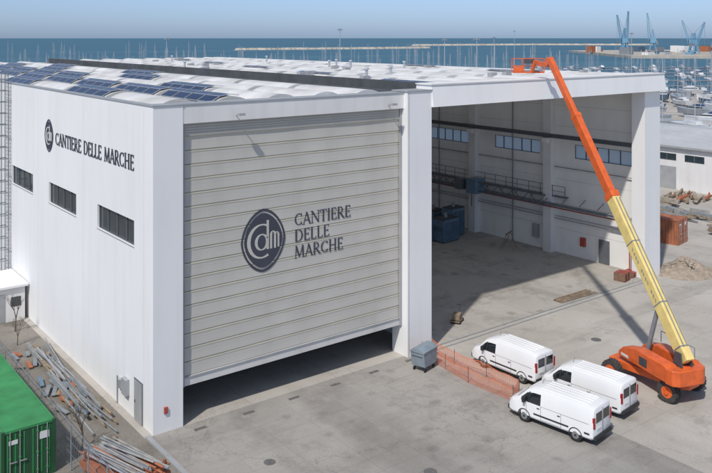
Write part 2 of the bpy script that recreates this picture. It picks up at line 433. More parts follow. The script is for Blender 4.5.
for w0,w1 in wi:
    m.add([(46.64,w0,za),(46.64,w1,za),(46.64,w1,zb),(46.64,w0,zb)],[(0,1,2,3)],pane)
    n=5
    for k in range(n+1):
        y=w0+(w1-w0)*k/n; m.box(46.53,46.62,max(w0,y-.04),min(w1,y+.04),za,zb,steeld)
    m.box(46.535,46.615,w0,w1,za,za+.06,steeld); m.box(46.535,46.615,w0,w1,zb-.06,zb,steeld)
for z in(2.4,4.8,7.2,12.4,14.4): m.box(46.494,46.5,1.3,LEN-.4,z,z+.03,joint)
m.obj('open_hall_windows',B)
m=MB()
def ibeam(m,x,y0,y1,z,w,h,mat):
    m.box(x-w/2,x+w/2,y0,y1,z+h-.04,z+h,mat); m.box(x-w/2,x+w/2,y0,y1,z,z+.04,mat); m.box(x-.03,x+.03,y0,y1,z+.04,z+h-.04,mat)
ibeam(m,45.45,1.4,82,11.3,.28,.38,steeld); ibeam(m,45.45,1.4,82,4.7,.26,.28,steelm)
for y in range(3,80,2):
    m.beam((45.45,y,5.1),(46.4,y,5.6),.05,.05,steeld); 
m.box(45.9,46.45,9,82,5.5,5.56,steeld)
for y in [9+1.5*i for i in range(40)]: m.box(45.9,45.94,y,y+.04,5.56,6.6,steeld)
m.box(45.9,45.94,9,82,6.56,6.61,steeld); m.box(45.9,45.94,9,82,6.06,6.10,steeld)
m.beam((44.2,10,5.9),(44.2,34,5.9),.14,.14,steeld); m.beam((44.2,10,5.0),(44.2,34,5.0),.14,.14,steeld)
for k in range(24): m.beam((44.2,10+k,5.0 if k%2 else 5.9),(44.2,11+k,5.9 if k%2 else 5.0),.06,.06,steeld)
m.box(43.6,45.0,18.7,20.0,4.7,6.2,machine); m.beam((43.6,19.2,4.7),(43.6,19.2,3.4),.06,.06,steel)
m.box(43.5,44.8,20.8,21.6,4.9,6.0,steeld)
m.obj('crane_runways_and_walkway',B)
m=MB()
m.cyl((45.55,1.4,4.55),(45.55,40,4.55),.06,.06,redp,8); m.cyl((45.2,1.45,4.55),(45.2,1.45,.1),.06,.06,redp,8); m.cyl((45.2,1.45,4.55),(45.6,1.45,4.55),.06,.06,redp,8)
m.cyl((46.3,1.4,8.4),(46.3,60,8.4),.05,.05,pipeg,8); m.cyl((46.35,16,0),(46.35,16,16),.06,.06,steelm,8); m.cyl((46.35,27,0),(46.35,27,16),.06,.06,steelm,8)
m.cyl((46.3,1.4,3.6),(46.3,60,3.6),.05,.05,alu,8); m.cyl((46.3,1.4,3.35),(46.3,60,3.35),.04,.04,pipeg,8)
m.box(46.35,46.49,4.4,5.5,0.02,2.2,steeld); m.box(46.2,46.49,12.6,13.3,1,2.3,trim); m.box(46.2,46.49,7.0,7.5,1.2,2.0,redp)
m.obj('pipes_and_wall_fittings',B)
m=MB()
m.cyl((47.75,.6,0),(47.75,.6,16.3),.08,.08,trim,8)
m.obj('downpipe',B)
# roof
def vault(m,a0,a1,b0,b1,base,rise,mat,n=12,off=0,t0=0,t1=1,caps=True):
    v=[]
    for b in(b0,b1):
        for i in range(n+1):
            t=t0+(t1-t0)*i/n
            v.append((a0+(a1-a0)*t,b,base+rise*(1-(2*t-1)**2)**.8+off if 0<t<1 else base+off))
    m.add(v,[(i,i+1,n+2+i,n+1+i) for i in range(n)],mat)
    if caps: m.add(v,[tuple(range(n+1)),tuple(range(2*n+1,n,-1))],mat)
m=MB(); m.box(.35,17.6,1.2,LEN-.35,16.7,16.8,roofw)
VW=2.85
m.box(19.9,20.1,1.2,LEN-.3,17.2,17.28,roofw)
for k in range(8):
    a0=20.1+k*3.42
    a1=a0+VW if k<7 else 47.7
    m.box(a0,a1,1.2,LEN-.3,17.2,17.28,roofw)
    if k<7: m.add([(a0+VW,1.2,17.24),(a0+3.42,1.2,17.24),(a0+3.42,LEN-.3,17.24),(a0+VW,LEN-.3,17.24)],[(0,1,2,3)],grp)  # translucent strip added between vaults, lets fill light into the hall
m.obj('roof_deck',B,smooth=0)
m=MB(); sol=MB()
rows=[(1.5+8.2*i,8.9+8.2*i) for i in range(10)]
rp=random.Random(5)
def panels(a0,wd,b0,base,rise,nj,ts):
    z=lambda t:base+rise*(1-(2*t-1)**2)**.8+.12
    for j in range(nj):
        for t0 in ts:
            t1=t0+.185; y0=b0+.25+j*1.75
            A=(a0+wd*t0,z(t0));D=(a0+wd*t1,z(t1))
            sol.add([(A[0],y0,A[1]),(D[0],y0,D[1]),(D[0],y0+1.65,D[1]),(A[0],y0+1.65,A[1])],[(0,1,2,3)],solar)
            sol.beam((A[0],y0,A[1]),(D[0],y0,D[1]),.05,.04,alu); sol.beam((A[0],y0,A[1]),(A[0],y0+1.65,A[1]),.05,.04,alu)
for ri,(b0,b1) in enumerate(rows):
    for k in range(5):
        a0=.55+k*3.38
        vault(m,a0,a0+3.2,b0,b1,16.85,.74,roofw)
        if (ri+k)%3==0: vault(m,a0,a0+3.2,b0+.8,b1-.8,16.85,.74,sky_l,6,.02,.70,.86,False)
        if (k in(1,) and ri<9) or (ri>0 and k in(0,2) and rp.random()<.75) or (ri>2 and k in(3,4) and rp.random()<.35):
            panels(a0,3.2,b0,16.85,.74,4,(.10,.30,.50))
    for k in range(8):
        a0=20.1+k*3.42
        vault(m,a0,a0+VW,b0+.2,b1,17.28,.5,roofw)
        if (ri*3+k*5)%11==0: panels(a0,VW,b0,17.28,.5,3,(.3,.5))
m.obj('roof_vaults',B); sol.obj('solar_panels',B)
m=MB()
m.box(17.6,18.2,1.2,LEN,16.8,17.30,dark); m.box(18.2,19.55,1.2,LEN,17.0,17.34,dark); m.box(19.55,19.9,1.2,LEN,17.3,17.95,dark)
m.box(46.9,47.7,1.3,LEN,17.285,17.75,white2); m.box(46.9,47.7,1.3,LEN,17.0,17.195,white2)
m.obj('roof_valley_gutter',B)
m=MB()
for k in range(26):
    x=20+random.random()*26; y=3+random.random()*75
    if k%3==0: m.cyl((x,y,17.5),(x,y,18.4),.12,.12,alu,8); m.cyl((x,y,18.4),(x,y,18.55),.22,.16,alu,8)
    else: m.box(x,x+.7,y,y+.5,17.5,18.0,trim)
m.obj('roof_vents',B)
m=MB()
lx,ly=-.75,27.8
for dy in(-.35,.35): m.box(-.3,-.24,ly+dy-.03,ly+dy+.03,0.02,18.4,steelm)
for k in range(60): m.cyl((-.27,ly-.35,.3+k*.3),(-.27,ly+.35,.3+k*.3),.016,.016,steelm,6)
for k in range(18):
    z=2.4+k*.9; P=[(-.27+ -.75*math.sin(math.pi*i/8),ly-.4*math.cos(math.pi*i/8)) for i in range(9)]
    for i in range(8): m.beam((P[i][0],P[i][1],z),(P[i+1][0],P[i+1][1],z),.02,.07,steelm)
for i in range(1,8): 
    x=-.27-.75*math.sin(math.pi*i/8);y=ly-.4*math.cos(math.pi*i/8); m.box(x-.02,x+.02,y-.02,y+.02,2.4,18.2,steelm)
for k in range(6): m.beam((0,ly-.35,1+k*3),(-.27,ly-.35,1+k*3),.05,.05,steelm); m.beam((0,ly+.35,1+k*3),(-.27,ly+.35,1+k*3),.05,.05,steelm)
m.obj('caged_ladder',B)

# ------------------------------------------------------------------ vans
def van(loc,rotz):
    E=empty('panel_van',(*loc,0.01),rotz)
    st=[(-2.58,.50,1.80,.86,.74),(-2.53,.40,1.90,.94,.81),(-2.40,.34,1.94,.965,.835),(-.8,.32,1.97,.975,.845),(.52,.32,1.97,.975,.845),
        (.98,.32,1.945,.975,.83),(1.38,.32,1.86,.97,.79),(1.75,.32,1.52,.965,.80),(2.05,.32,1.24,.955,.82),(2.4,.32,1.10,.92,.78),(2.56,.34,.96,.86,.70),(2.65,.40,.74,.74,.60)]
    m=MB();ring=[]
    for x,zb,zt,wb,wt in st:
        belt=min(1.16,zt-.2); zu=max(belt+.03,zt-.22); 
        f=(zu-belt)/max(.01,(zt-.06-belt)); wu=wb+(wt-wb)*f*.75
        P=[(wb-.08,zb),(wb,zb+.10),(wb,belt),(wu,zu),(wt,zt-.05),(wt-.14,zt),(wt*.45,zt+.025)]
        full=[(x,p[0],p[1]) for p in P]+[(x,-p[0],p[1]) for p in reversed(P)]
        ring.append(full)
    n=14
    for i in range(len(st)-1):
        for k in range(n):
            a,b=k,(k+1)%n
            mat=vanw
            if k in(2,10) and i in(4,5,6): mat=carglass
            if k in(4,5,6,7,8) and i in(6,7): mat=carglass
            if k==13: mat=plast
            if k in(0,12): mat=vanw if i<9 else plast
            m.add([ring[i][a],ring[i][b],ring[i+1][b],ring[i+1][a]],[(0,1,2,3)],mat)
    m.add(ring[0],[tuple(range(n))],vanw); m.add(ring[-1],[tuple(range(n))],plast)
    o=m.obj('body',E,smooth=35)
    bm=bmesh.new(); bm.from_mesh(o.data); bmesh.ops.remove_doubles(bm,verts=bm.verts,dist=.0005); bmesh.ops.recalc_face_normals(bm,faces=bm.faces); bm.to_mesh(o.data); bm.free()
    o.data.set_sharp_from_angle(angle=R(32))
    m=MB()
    for s in(-1,1):
        y=.976*s
        def strip(x0,x1,z0,z1,mat,p=.004): m.box(x0,x1,min(y,y+p*s),max(y,y+p*s),z0,z1,mat)
        for x in(.50,-.72,1.40): strip(x,x+.018,.45,1.15,seam)
        strip(-2.3,.5,1.135,1.150,seam); strip(-.72,.5,.44,.455,seam)
        strip(-1.15,.95,.60,.68,plast,.02); strip(-2.35,-2.05,.6,.68,plast,.02)
        strip(.58,.74,.98,1.02,plast,.03); strip(-.66,-.5,.98,1.02,plast,.03)
        m.beam((.50,.965*s,1.16),(.50,.88*s,1.76),.05,.06,vanw); 
        m.beam((1.30,.968*s,1.16),(1.22,.885*s,1.72),.05,.05,plast)
        m.box(1.42,1.56,min(.98*s,1.2*s),max(.98*s,1.2*s),1.15,1.42,plast)
        for x in(-1.55,1.55):
            m.cyl((x,.70*s,.335),(x,.965*s,.335),.335,.335,rubber,24); m.cyl((x,.955*s,.335),(x,.978*s,.335),.21,.19,hub,16); m.cyl((x,.975*s,.335),(x,.99*s,.335),.07,.06,plast,10)
            for k in range(14):
                a0=R(-8+196*k/14);a1=R(-8+196*(k+1)/14); r0,r1=.345,.40
                q=[(x+r*math.cos(a),(.979)*s,.335+r*math.sin(a)) for a,r in((a0,r0),(a0,r1),(a1,r1),(a1,r0))]
                m.add(q,[(0,1,2,3)],plast)
        m.box(-2.60,-2.50,min(.80*s,.93*s),max(.80*s,.93*s),.95,1.50,redl)
        m.box(-2.592,-2.57,min(.08*s,.70*s),max(.08*s,.70*s),1.18,1.68,carglass)
        m.beam((2.28,.80*s,.90),(2.52,.70*s,.86),.22,.18,lampg)
    m.box(-2.60,-2.575,-.012,.012,.5,1.8,seam)
    m.box(-2.66,-2.50,-.88,.88,.36,.56,plast); m.box(-2.60,-2.58,.18,.62,.78,.9,plate)
    m.box(2.5,2.70,-.78,.78,.34,.56,plast); m.box(2.60,2.685,-.5,.5,.62,.8,plast)
    for y in(-.55,-.28,0,.28,.55): m.box(-2.1,.7,y-.02,y+.02,1.96,2.012,vanw)
    m.cyl((1.0,0,1.9),(.85,0,2.3),.012,.008,plast,6)
    m.obj('trim_wheels_lights',E,bevel=.008)
    return E
van((17.9,-12.3),R(90+8)); van((21.6,-11.5),R(90+6)); van((21.3,-6.0),R(90+2))

# ------------------------------------------------------------------ boom lift
BL=empty('telescopic_boom_lift',(26.6,-12.5,0.005))
m=MB()
m.box(-.75,.75,-2.3,2.3,.62,1.05,orange)
m.prism([(-.75,-2.3),(.75,-2.3),(.55,-2.7),(-.55,-2.7)],.68,1.0,orange); m.prism([(-.75,2.3),(.75,2.3),(.55,2.7),(-.55,2.7)],.68,1.0,orange)
for y in(-1.9,1.9): m.box(-1.2,1.2,y-.22,y+.22,.5,.85,steel)
m.cyl((0,0,1.05),(0,0,1.25),.7,.7,steel,24)
m.obj('chassis',BL,bevel=.03)
m=MB()
for s in(-1,1):
    for y in(-1.9,1.9):
        x0=1.12*s;x1=1.62*s
        m.cyl((x0,y,.62),(x1,y,.62),.60,.60,tread,32)
        for k in range(20):
            a=2*math.pi*k/20
            for (xa,xb,sh) in((x0,(x0+x1)/2,0),((x0+x1)/2,x1,.15)):
                c=(math.cos(a+sh),math.sin(a+sh)); 
                m.beam((xa,y+c[0]*.61,.62+c[1]*.61),(xb,y+math.cos(a+.12+sh)*.61,.62+math.sin(a+.12+sh)*.61),.09,.05,tread,up=(0,c[0],c[1]))
        m.cyl((x1-.02*s,y,.62),(x1+.015*s,y,.62),.36,.34,orange,20); m.cyl((x1,y,.62),(x1+.1*s,y,.62),.15,.13,orange,14)
m.obj('wheels',BL)
az=math.atan2(4.0+.73,11.0+2.5)
TT=empty('turntable',(0,0,0),-az); TT.parent=BL
m=MB()
for s in(-1,1):
    x0,x1=(.42,1.22) if s>0 else(-1.22,-.42)
    m.prism([(-2.9,1.30),(-2.9,2.05),(-2.5,2.25),(.2,2.25),(1.3,1.95),(1.7,1.60),(1.7,1.30)],x0,x1,orange,axis='x')
m.prism([(-1.25,-2.6),(1.25,-2.6),(1.15,-3.1),(.8,-3.35),(-.8,-3.35),(-1.15,-3.1)],1.25,2.15,orange)
m.box(-.42,.42,-2.6,1.4,1.26,1.5,steel)
m.obj('engine_hoods_counterweight',TT,bevel=.06)
m=MB()
for s in(-1,1):
    x=1.225*s
    for y in(-2.0,-1.0,0.0): m.box(min(x,x+.01*s),max(x,x+.01*s),y,y+.7,1.5,2.0,steel if y==-1.0 else orange)
    m.box(min(x,x+.012*s),max(x,x+.012*s),.7,1.4,1.45,1.6,plate)
    m.prism([(-3.0,2.0),(-2.2,2.0),(-2.4,2.95),(-2.85,2.95)],min(.30*s,.40*s),max(.30*s,.40*s),steel,axis='x')
for y in(-2.3,-.9,.6): m.beam((1.1,y,2.25),(1.1,y,2.9),.035,.035,steelm)
m.beam((1.1,-2.3,2.9),(1.1,.6,2.9),.035,.035,steelm)
m.obj('panels_brackets',TT)
m=MB()
p0=Vector((-.73,-2.5,2.65)); tip=Vector((4.0,11.0,19.45)); D=(tip-p0)
def P(t): return tuple(p0+D*t)
m.beam(P(-.015),P(.47),.55,.78,yellow)
m.beam(P(.465),P(.485),.62,.86,orange)
m.beam(P(.47),P(.76),.44,.62,orange); m.beam(P(.755),P(.77),.5,.68,orange)
m.beam(P(.77),P(1.0),.34,.46,orange)
for t in(.02,.14,.32): m.beam(P(t),P(t+.004),.58,.81,steelm)
m.obj('boom_sections',BL,bevel=.02)
m=MB()
perp=Vector((D.y,-D.x,0)).normalized()
for i in range(13):
    t=.15+i*.0125
    if i in(3,8): continue
    for s in(-1,1):
        for dz in(-.05,.05):
            c0=p0+D*t+perp*s*.277+Vector((0,0,dz)); c1=p0+D*(t+.007)+perp*s*.277+Vector((0,0,dz))
            if (i+int(dz>0))%4: m.beam(c0,c1,.012,.05,steelm)
            m.beam(c0,p0+D*(t+.002)+perp*s*.277+Vector((0,0,dz)),.013,.11,steelm)
dn=D.normalized(); up=perp.cross(dn); up=up if up.z>0 else -up
m.cyl(tuple(Vector(P(.02))+up*.46+perp*.15),tuple(Vector(P(.46))+up*.46+perp*.15),.03,.03,steelm,8)
m.cyl(tuple(Vector(P(.02))+up*.46-perp*.1),tuple(Vector(P(.46))+up*.46-perp*.1),.03,.03,steelm,8)
f=Vector((math.sin(az),math.cos(az),0))
m.cyl(tuple(f*.6+Vector((0,0,1.5))),tuple(p0+D*.14-up*.35),.14,.14,steelm,14); m.cyl(tuple(p0+D*.14-up*.35),tuple(p0+D*.23-up*.38),.09,.09,alu,14)
m.obj('cables_and_lift_cylinder',BL)
m=MB()
kn=tip+Vector((.1,.3,-.5))
bc=Vector((31.9-26.6,1.7+12.5,18.25))
m.beam(tip,kn,.35,.4,orange)
m.beam(kn,bc+Vector((-.3,-1.0,.9)),.24,.28,orange); m.beam(bc+Vector((-.3,-1.0,1.0)),bc+Vector((-.25,-.6,.1)),.2,.2,orange)
rot=Matrix.Translation(bc)@Matrix.Rotation(-az-.35,4,'Z')
s0=len(m.v)
W,Dp=1.2,.45
m.box(-W,W,-Dp,Dp,0,.12,orange); m.box(-W+.05,W-.05,-Dp+.04,Dp-.04,.12,.2,steelm)
for z in(.55,1.12):
    for y in(-Dp,Dp): m.beam((-W,y,z),(W,y,z),.05,.05,orange)
    for x in(-W,W): m.beam((x,-Dp,z),(x,Dp,z),.05,.05,orange)
for x in(-W,-.4,.4,W):
    for y in(-Dp,Dp): m.beam((x,y,.1),(x,y,1.12),.05,.05,orange)
m.box(-.4,.4,-Dp-.25,-Dp-.03,.75,1.1,steel)
m.box(-W-.01,-.4,-Dp-.015,-Dp-.001,.1,.5,orange)
m.xf(rot,s0)
m.obj('jib_and_basket',BL)

# ------------------------------------------------------------------ containers
def container(name,a,b,L_,rotz,mat,mat2,H=2.59):
    m=MB(); w=2.44; 
    def corr(fn,length,n):
        st=length/n
        for i in range(n):
            y=i*st
            for (u0,u1,d0,d1) in((0,.3,0,0),(.3,.5,0,-.04),(.5,.8,-.04,-.04),(.8,1,-.04,0)):
                fn(y+u0*st,y+u1*st,d0,d1)
    n=int(L_/.28)
    for s in(-1,1):
        def f(y0,y1,d0,d1,s=s): m.add([(s*(w/2-.02+d0),y0,.14),(s*(w/2-.02+d1),y1,.14),(s*(w/2-.02+d1),y1,H-.1),(s*(w/2-.02+d0),y0,H-.1)],[(0,1,2,3)],mat)
        corr(f,L_,n)
    def g(y0,y1,d0,d1): m.add([(-w/2+.06,y0,H-.01+d0*.6),(w/2-.06,y0,H-.01+d0*.6),(w/2-.06,y1,H-.01+d1*.6),(-w/2+.06,y1,H-.01+d1*.6)],[(0,1,2,3)],mat)
    corr(g,L_,n)
    for x in(-w/2+.05,w/2-.05):
        for y in(0.02,L_-.02): m.box(x-.07,x+.07,y-.07,y+.07,0,H,mat2)
        m.box(x-.05,x+.05,.09,L_-.09,0,.15,mat2); m.box(x-.05,x+.05,.09,L_-.09,H-.11,H+.0,mat)
    for y in(0.02,L_-.02):
        m.box(-w/2+.12,w/2-.12,y-.05,y+.05,0,.15,mat2); m.box(-w/2+.12,w/2-.12,y-.05,y+.05,H-.12,H,mat)
    m.box(-w/2+.12,w/2-.12,.0,.04,.15,H-.12,mat2); m.box(-w/2+.12,w/2-.12,L_-.04,L_,.15,H-.12,mat2)
    for x in(-.85,-.4,.4,.85):
        m.cyl((x,-.05,.1),(x,-.05,H-.08),.022,.022,alu,8)
        for z in(.35,1.2,2.2): m.box(x-.05,x+.05,-.07,-.0,z,z+.08,mat)
        m.box(x-.02,x+.3 if x<0 else x+.02,-.09,-.05,1.05,1.09,alu)
    m.box(-.01,.01,-.012,0,.15,H-.12,steel)
    for x in(-.95,-.6,-.2,.2,.6,.95): m.box(x-.03,x+.03,-.02,0,.2,H-.2,mat)
    m.box(.5,.95,-.032,-.02,1.8,2.15,plate); m.box(-.9,-.5,-.032,-.02,1.9,2.1,plate)
    return m.obj(name,None,(a,b,.01),rotz)
container('shipping_container',-6.42,-.4,12.2,0,green,green2)
container('scrap_container',59.2,4.6,5.0,R(10),rust,rust,2.5)

# ------------------------------------------------------------------ fence with barbed wire
m=MB()
fx=-4.55
ys=[-8+2.4*i for i in range(13)]
for y in ys:
    m.cyl((fx,y,0),(fx,y,2.3),.035,.035,steelm,8); m.cyl((fx,y,2.3),(fx-.3,y,2.7),.03,.03,steelm,8)
for z in(.2,.8,1.4,2.0,2.28): m.cyl((fx,ys[0],z),(fx,ys[-1],z),.008,.008,steelm,4)
for k in range(3): m.cyl((fx-.1*(k+1),ys[0],2.3+.13*(k+1)),(fx-.1*(k+1),ys[-1],2.3+.13*(k+1)),.01,.01,steelm,4)
yy=ys[0]
while yy<ys[-1]:
    m.cyl((fx,yy,.1),(fx,yy+.9,2.28),.004,.004,steelm,3); m.cyl((fx,yy+.9,.1),(fx,yy,2.28),.004,.004,steelm,3); yy+=.3
m.obj('wire_fence')

def net(pts,h=.85):
    m=MB()
    for (x0,y0),(x1,y1) in zip(pts,pts[1:]):
        Ld=math.hypot(x1-x0,y1-y0); n=max(2,int(Ld/.16))
        for i in range(n+1):
            t=i/n;x=x0+(x1-x0)*t;y=y0+(y1-y0)*t; sag=.13*math.sin(math.pi*((t*Ld/2)%1))
            m.beam((x,y+random.uniform(-.02,.02),.03),(x+random.uniform(-.04,.04),y,h-sag),.02,.006,netor)
        for k in range(9):
            z=.05+k*(h-.07)/8
            q=max(1,int(Ld/.5))
            for i in range(q):
                t0=i/q;t1=(i+1)/q
                s0=.13*math.sin(math.pi*((t0*Ld/2)%1))*k/8;s1=.13*math.sin(math.pi*((t1*Ld/2)%1))*k/8
                th=.045 if k==8 else .018
                m.beam((x0+(x1-x0)*t0,y0+(y1-y0)*t0,z-s0),(x0+(x1-x0)*t1,y0+(y1-y0)*t1,z-s1),.006,th,netor)
        q=max(1,int(Ld/2))
        for i in range(q+1):
            t=i/q; m.cyl((x0+(x1-x0)*t,y0+(y1-y0)*t,0),(x0+(x1-x0)*t,y0+(y1-y0)*t,h+.12),.02,.02,steelm,6)
    return m.obj('orange_barrier_net')
net([(19.5,-.6),(19.2,-3),(19.4,-5.6),(19.2,-8.4),(18.1,-8.9)]); net([(18.5,-.7),(18.2,-3.2),(17.9,-5.5),(18.1,-8.9)])

m=MB()
m.prism([(-.65,.35),(.65,.35),(.8,1.25),(-.8,1.25)],-.5,.5,binm,axis='y')
m.box(-.84,.84,-.54,.54,1.25,1.31,steelm); m.prism([(-.54,1.31),(.54,1.31),(.2,1.5),(-.2,1.5)],-.8,.8,binm,axis='x')
for x in(-.5,.5):
    for y in(-.4,.4): m.cyl((x,y-.04,.12),(x,y+.04,.12),.12,.12,rubber,12); m.box(x-.03,x+.03,y-.03,y+.03,.12,.36,steelm)
for s in(-1,1): m.cyl((s*.85,-.4,1.1),(s*.85,.4,1.1),.03,.03,steelm,8)
m.obj('wheeled_waste_bin',None,(17.2,-2.3,.01),R(15),bevel=.02)

# ------------------------------------------------------------------ piles, pipes
m=MB()
for k in range(38):
    y=4+random.random()*11; x=-1.6+random.gauss(0,.32); l=random.uniform(3,6.5); z=.08+random.random()*.35
    th=random.gauss(.03,.06); r=random.uniform(.035,.09)
    dx,dy=math.sin(th)*l/2,math.cos(th)*l/2
    mat=random.choice([pipeg,steelm,steelm,wood,pipeg,alu])
    m.cyl((x-dx,y-dy,z),(x+dx,y+dy,z+random.uniform(-.03,.12)),r,r,mat,8)
for k in range(26):
    x=-2.2+random.uniform(-.9,.9);y=3.0+random.random()*13
    m.beam((x,y,.12),(x+random.uniform(-.6,.6),y+random.uniform(.3,1.2),.25),.25,.06,random.choice([wood,machine,rust,steelm]))
m.obj('scrap_pipe_pile')
m=MB()
for y in(-1.8,1.8): 
    for x in(-.9,.9): m.box(x-.05,x+.05,y-.05,y+.05,0,1.3,rust)
    m.box(-.95,.95,y-.06,y+.06,.35,.47,rust); m.box(-.95,.95,y-.06,y+.06,.85,.97,rust)
m.box(-1.0,1.0,-2.1,2.1,.5,.83,rust)
for k in range(34):
    x=random.uniform(-.85,.85); z=1.03+random.random()*.34; th=random.gauss(0,.05); l=random.uniform(3.4,4.8)
    m.cyl((x-math.sin(th)*l/2,-l/2+random.uniform(-.4,.4),z),(x+math.sin(th)*l/2,l/2,z+random.uniform(-.08,.08)),.045,.045,random.choice([pipeg,alu,rust,pipeg,steelm]),8)
m.obj('pipe_storage_rack',None,(-2.9,-3.4,0),R(16))

m=MB()
G=26
vs=[];fs=[]
for j in range(G+1):
    for i in range(G+1):
        x=(i/G-.5)*6;y=(j/G-.5)*5
        r=math.hypot(x/3,y/2.5)
        h=1.55*max(0,1-r)**.8*(.75+.5*mnoise.noise(Vector((x*.7,y*.7,3))))+.12*mnoise.noise(Vector((x*3,y*3,1)))*(1 if r<1 else 0)
        vs.append((x,y,max(-.05,h-.03)))
for j in range(G):
    for i in range(G):
        a=j*(G+1)+i; fs.append((a,a+1,a+G+2,a+G+1))
m.add(vs,fs,soil)
for k in range(170):
    r=abs(random.gauss(0,1.1)); a=random.random()*6.28; rr=min(r,3.0); h=max(0,1.3*(1-rr/2.6))
    x=rr*1.1*math.cos(a);y=rr*.95*math.sin(a);z=h*random.uniform(.75,.95)
    s=random.uniform(.06,.2)
    bm=bmesh.new(); bmesh.ops.create_icosphere(bm,subdivisions=1,radius=s)
    v2=[(x+v.co.x*random.uniform(.6,1.2),y+v.co.y*random.uniform(.6,1.2),z+v.co.z*random.uniform(.5,.9)) for v in bm.verts]
    m.add(v2,[tuple(v.index for v in f.verts) for f in bm.faces],random.choice([stone,stone,soil,soil])); bm.free()
m.obj('rubble_pile',None,(50.2,-1.0,0),0,smooth=0)
m=MB()
for k in range(7): m.beam((0,k*.12,.06+.05*(k%3)),(3.6+random.random(),k*.16,.06+.05*(k%3)),.12,.06,wood)
m.obj('timber_planks',None,(34.3,.4,0),R(-3))
m=MB()
for px in(0,1.7):
  for p in range(3 if px else 5):
    z=p*.15
    for k in range(6): m.box(px-.6,px+.6,-.5+k*.18,-.4+k*.18,z+.11,z+.135,rust if p%2 else redp)
    for x in(-.5,0,.5): m.box(px+x-.05,px+x+.05,-.5,.5,z+.0,z+.108,wood)
m.obj('pallet_stack',None,(43.4,1.0,.01),R(10))
m=MB()
m.box(-.55,.55,-.35,.35,.12,.2,wood); m.box(-.4,.35,-.3,.3,.2,.65,wood)
for x in(-.4,.4): m.cyl((x,-.38,.12),(x,.38,.12),.12,.12,rubber,12)
m.beam((.5,0,.2),(.85,0,1.0),.04,.04,steel); m.beam((.85,-.25,1.0),(.85,.25,1.0),.04,.04,steel)
m.obj('hand_cart',None,(24.8,2.4,.01),R(30),bevel=.01)
def cabinet(a,b,w,d,h,rz):
    m=MB()
    m.box(-w/2,w/2,-d/2,d/2,.12,h,machine); m.box(-w/2+.08,-.03,-d/2-.02,-d/2,.2,h-.25,bluec); m.box(.03,w/2-.08,-d/2-.02,-d/2,.2,h-.25,bluec)
    m.box(-w/2+.05,w/2-.05,-d/2+.05,d/2-.05,h,h+.12,steel); m.cyl((0,0,h+.12),(0,0,h+.6),.2,.15,steelm,12)
    for x in(-w/2+.1,w/2-.1): m.box(x-.08,x+.08,-d/2+.1,d/2-.1,0,.12,steel)
    for k in range(4): m.box(-w/2-.015,-w/2,-d/2+.2,d/2-.2,h*.5+k*.12,h*.5+k*.12+.05,steel)
    m.obj('workshop_machine_cabinet',None,(a,b,.01),rz,bevel=.02)
cabinet(40.9,20.3,2.4,1.6,2.3,.1); cabinet(38.6,21.6,1.8,1.4,1.6,-.2); cabinet(43.2,21.5,2.0,1.5,2.9,.1); cabinet(40.5,25.5,2.6,1.6,2.6,0); cabinet(43.6,25,2,1.5,2.0,0.2); cabinet(36.8,19.6,1.3,1.0,1.1,.5)
m=MB()
for s in(-1,1):
    m.beam((s*.5,-.7,0),(s*.5,0,1.6),.06,.06,wood); m.beam((s*.5,.7,0),(s*.5,0,1.6),.06,.06,wood)
m.beam((-.9,0,1.6),(.9,0,1.6),.1,.1,wood); m.beam((-.5,-.35,.8),(-.5,.35,.8),.05,.05,wood)
m.obj('trestle',None,(43.5,14,.01),.4)
m=MB()
for x,y,r in((9.2,-11.5,.33),(3.5,-6,.3),(13.5,-17,.33),(30,-6,.35),(24.5,-20,.33)):
    m.cyl((x,y,-.05),(x,y,.014),r,r,manh,24)
m.obj('manhole_covers',smooth=0)
m=MB(); 
for x in range(2,18,3): m.box(x,x+.7,-.9,-.65,-.05,.013,manh)
m.obj('drain_grates',smooth=0)
m=MB()
m.box(-3.4,-.3,22.6,27.2,0,2.5,white2); m.box(-3.6,-.1,22.4,27.2,2.5,2.68,white)
m.box(-2.6,-1.7,22.57,22.6,0.05,2.1,trim); m.box(-1.3,-.6,22.57,22.6,1.1,1.8,glass)
m.obj('service_shed',bevel=.015)
def bare_tree(a,b,h,seed):
    rnd=random.Random(seed); m=MB()
    def br(p,d,l,r,dep):
        q=p+d*l; m.cyl(p,q,r,r*.65,bark,6 if dep>2 else 4)
        if dep==0: return
        for k in range(rnd.choice([2,3,3])):
            nd=(d+Vector((rnd.uniform(-.7,.7),rnd.uniform(-.7,.7),rnd.uniform(-.1,.5)))).normalized()
            br(q,nd,l*rnd.uniform(.6,.85),r*.6,dep-1)
    br(Vector((0,0,0)),Vector((.05,0,1)),h*.3,h*.02,5)
    m.obj('bare_tree',None,(a,b,0))
bare_tree(-1.6,20.3,3.2,3); bare_tree(-3.4,1.0,2.4,5); bare_tree(-2.2,17.5,2.0,9)

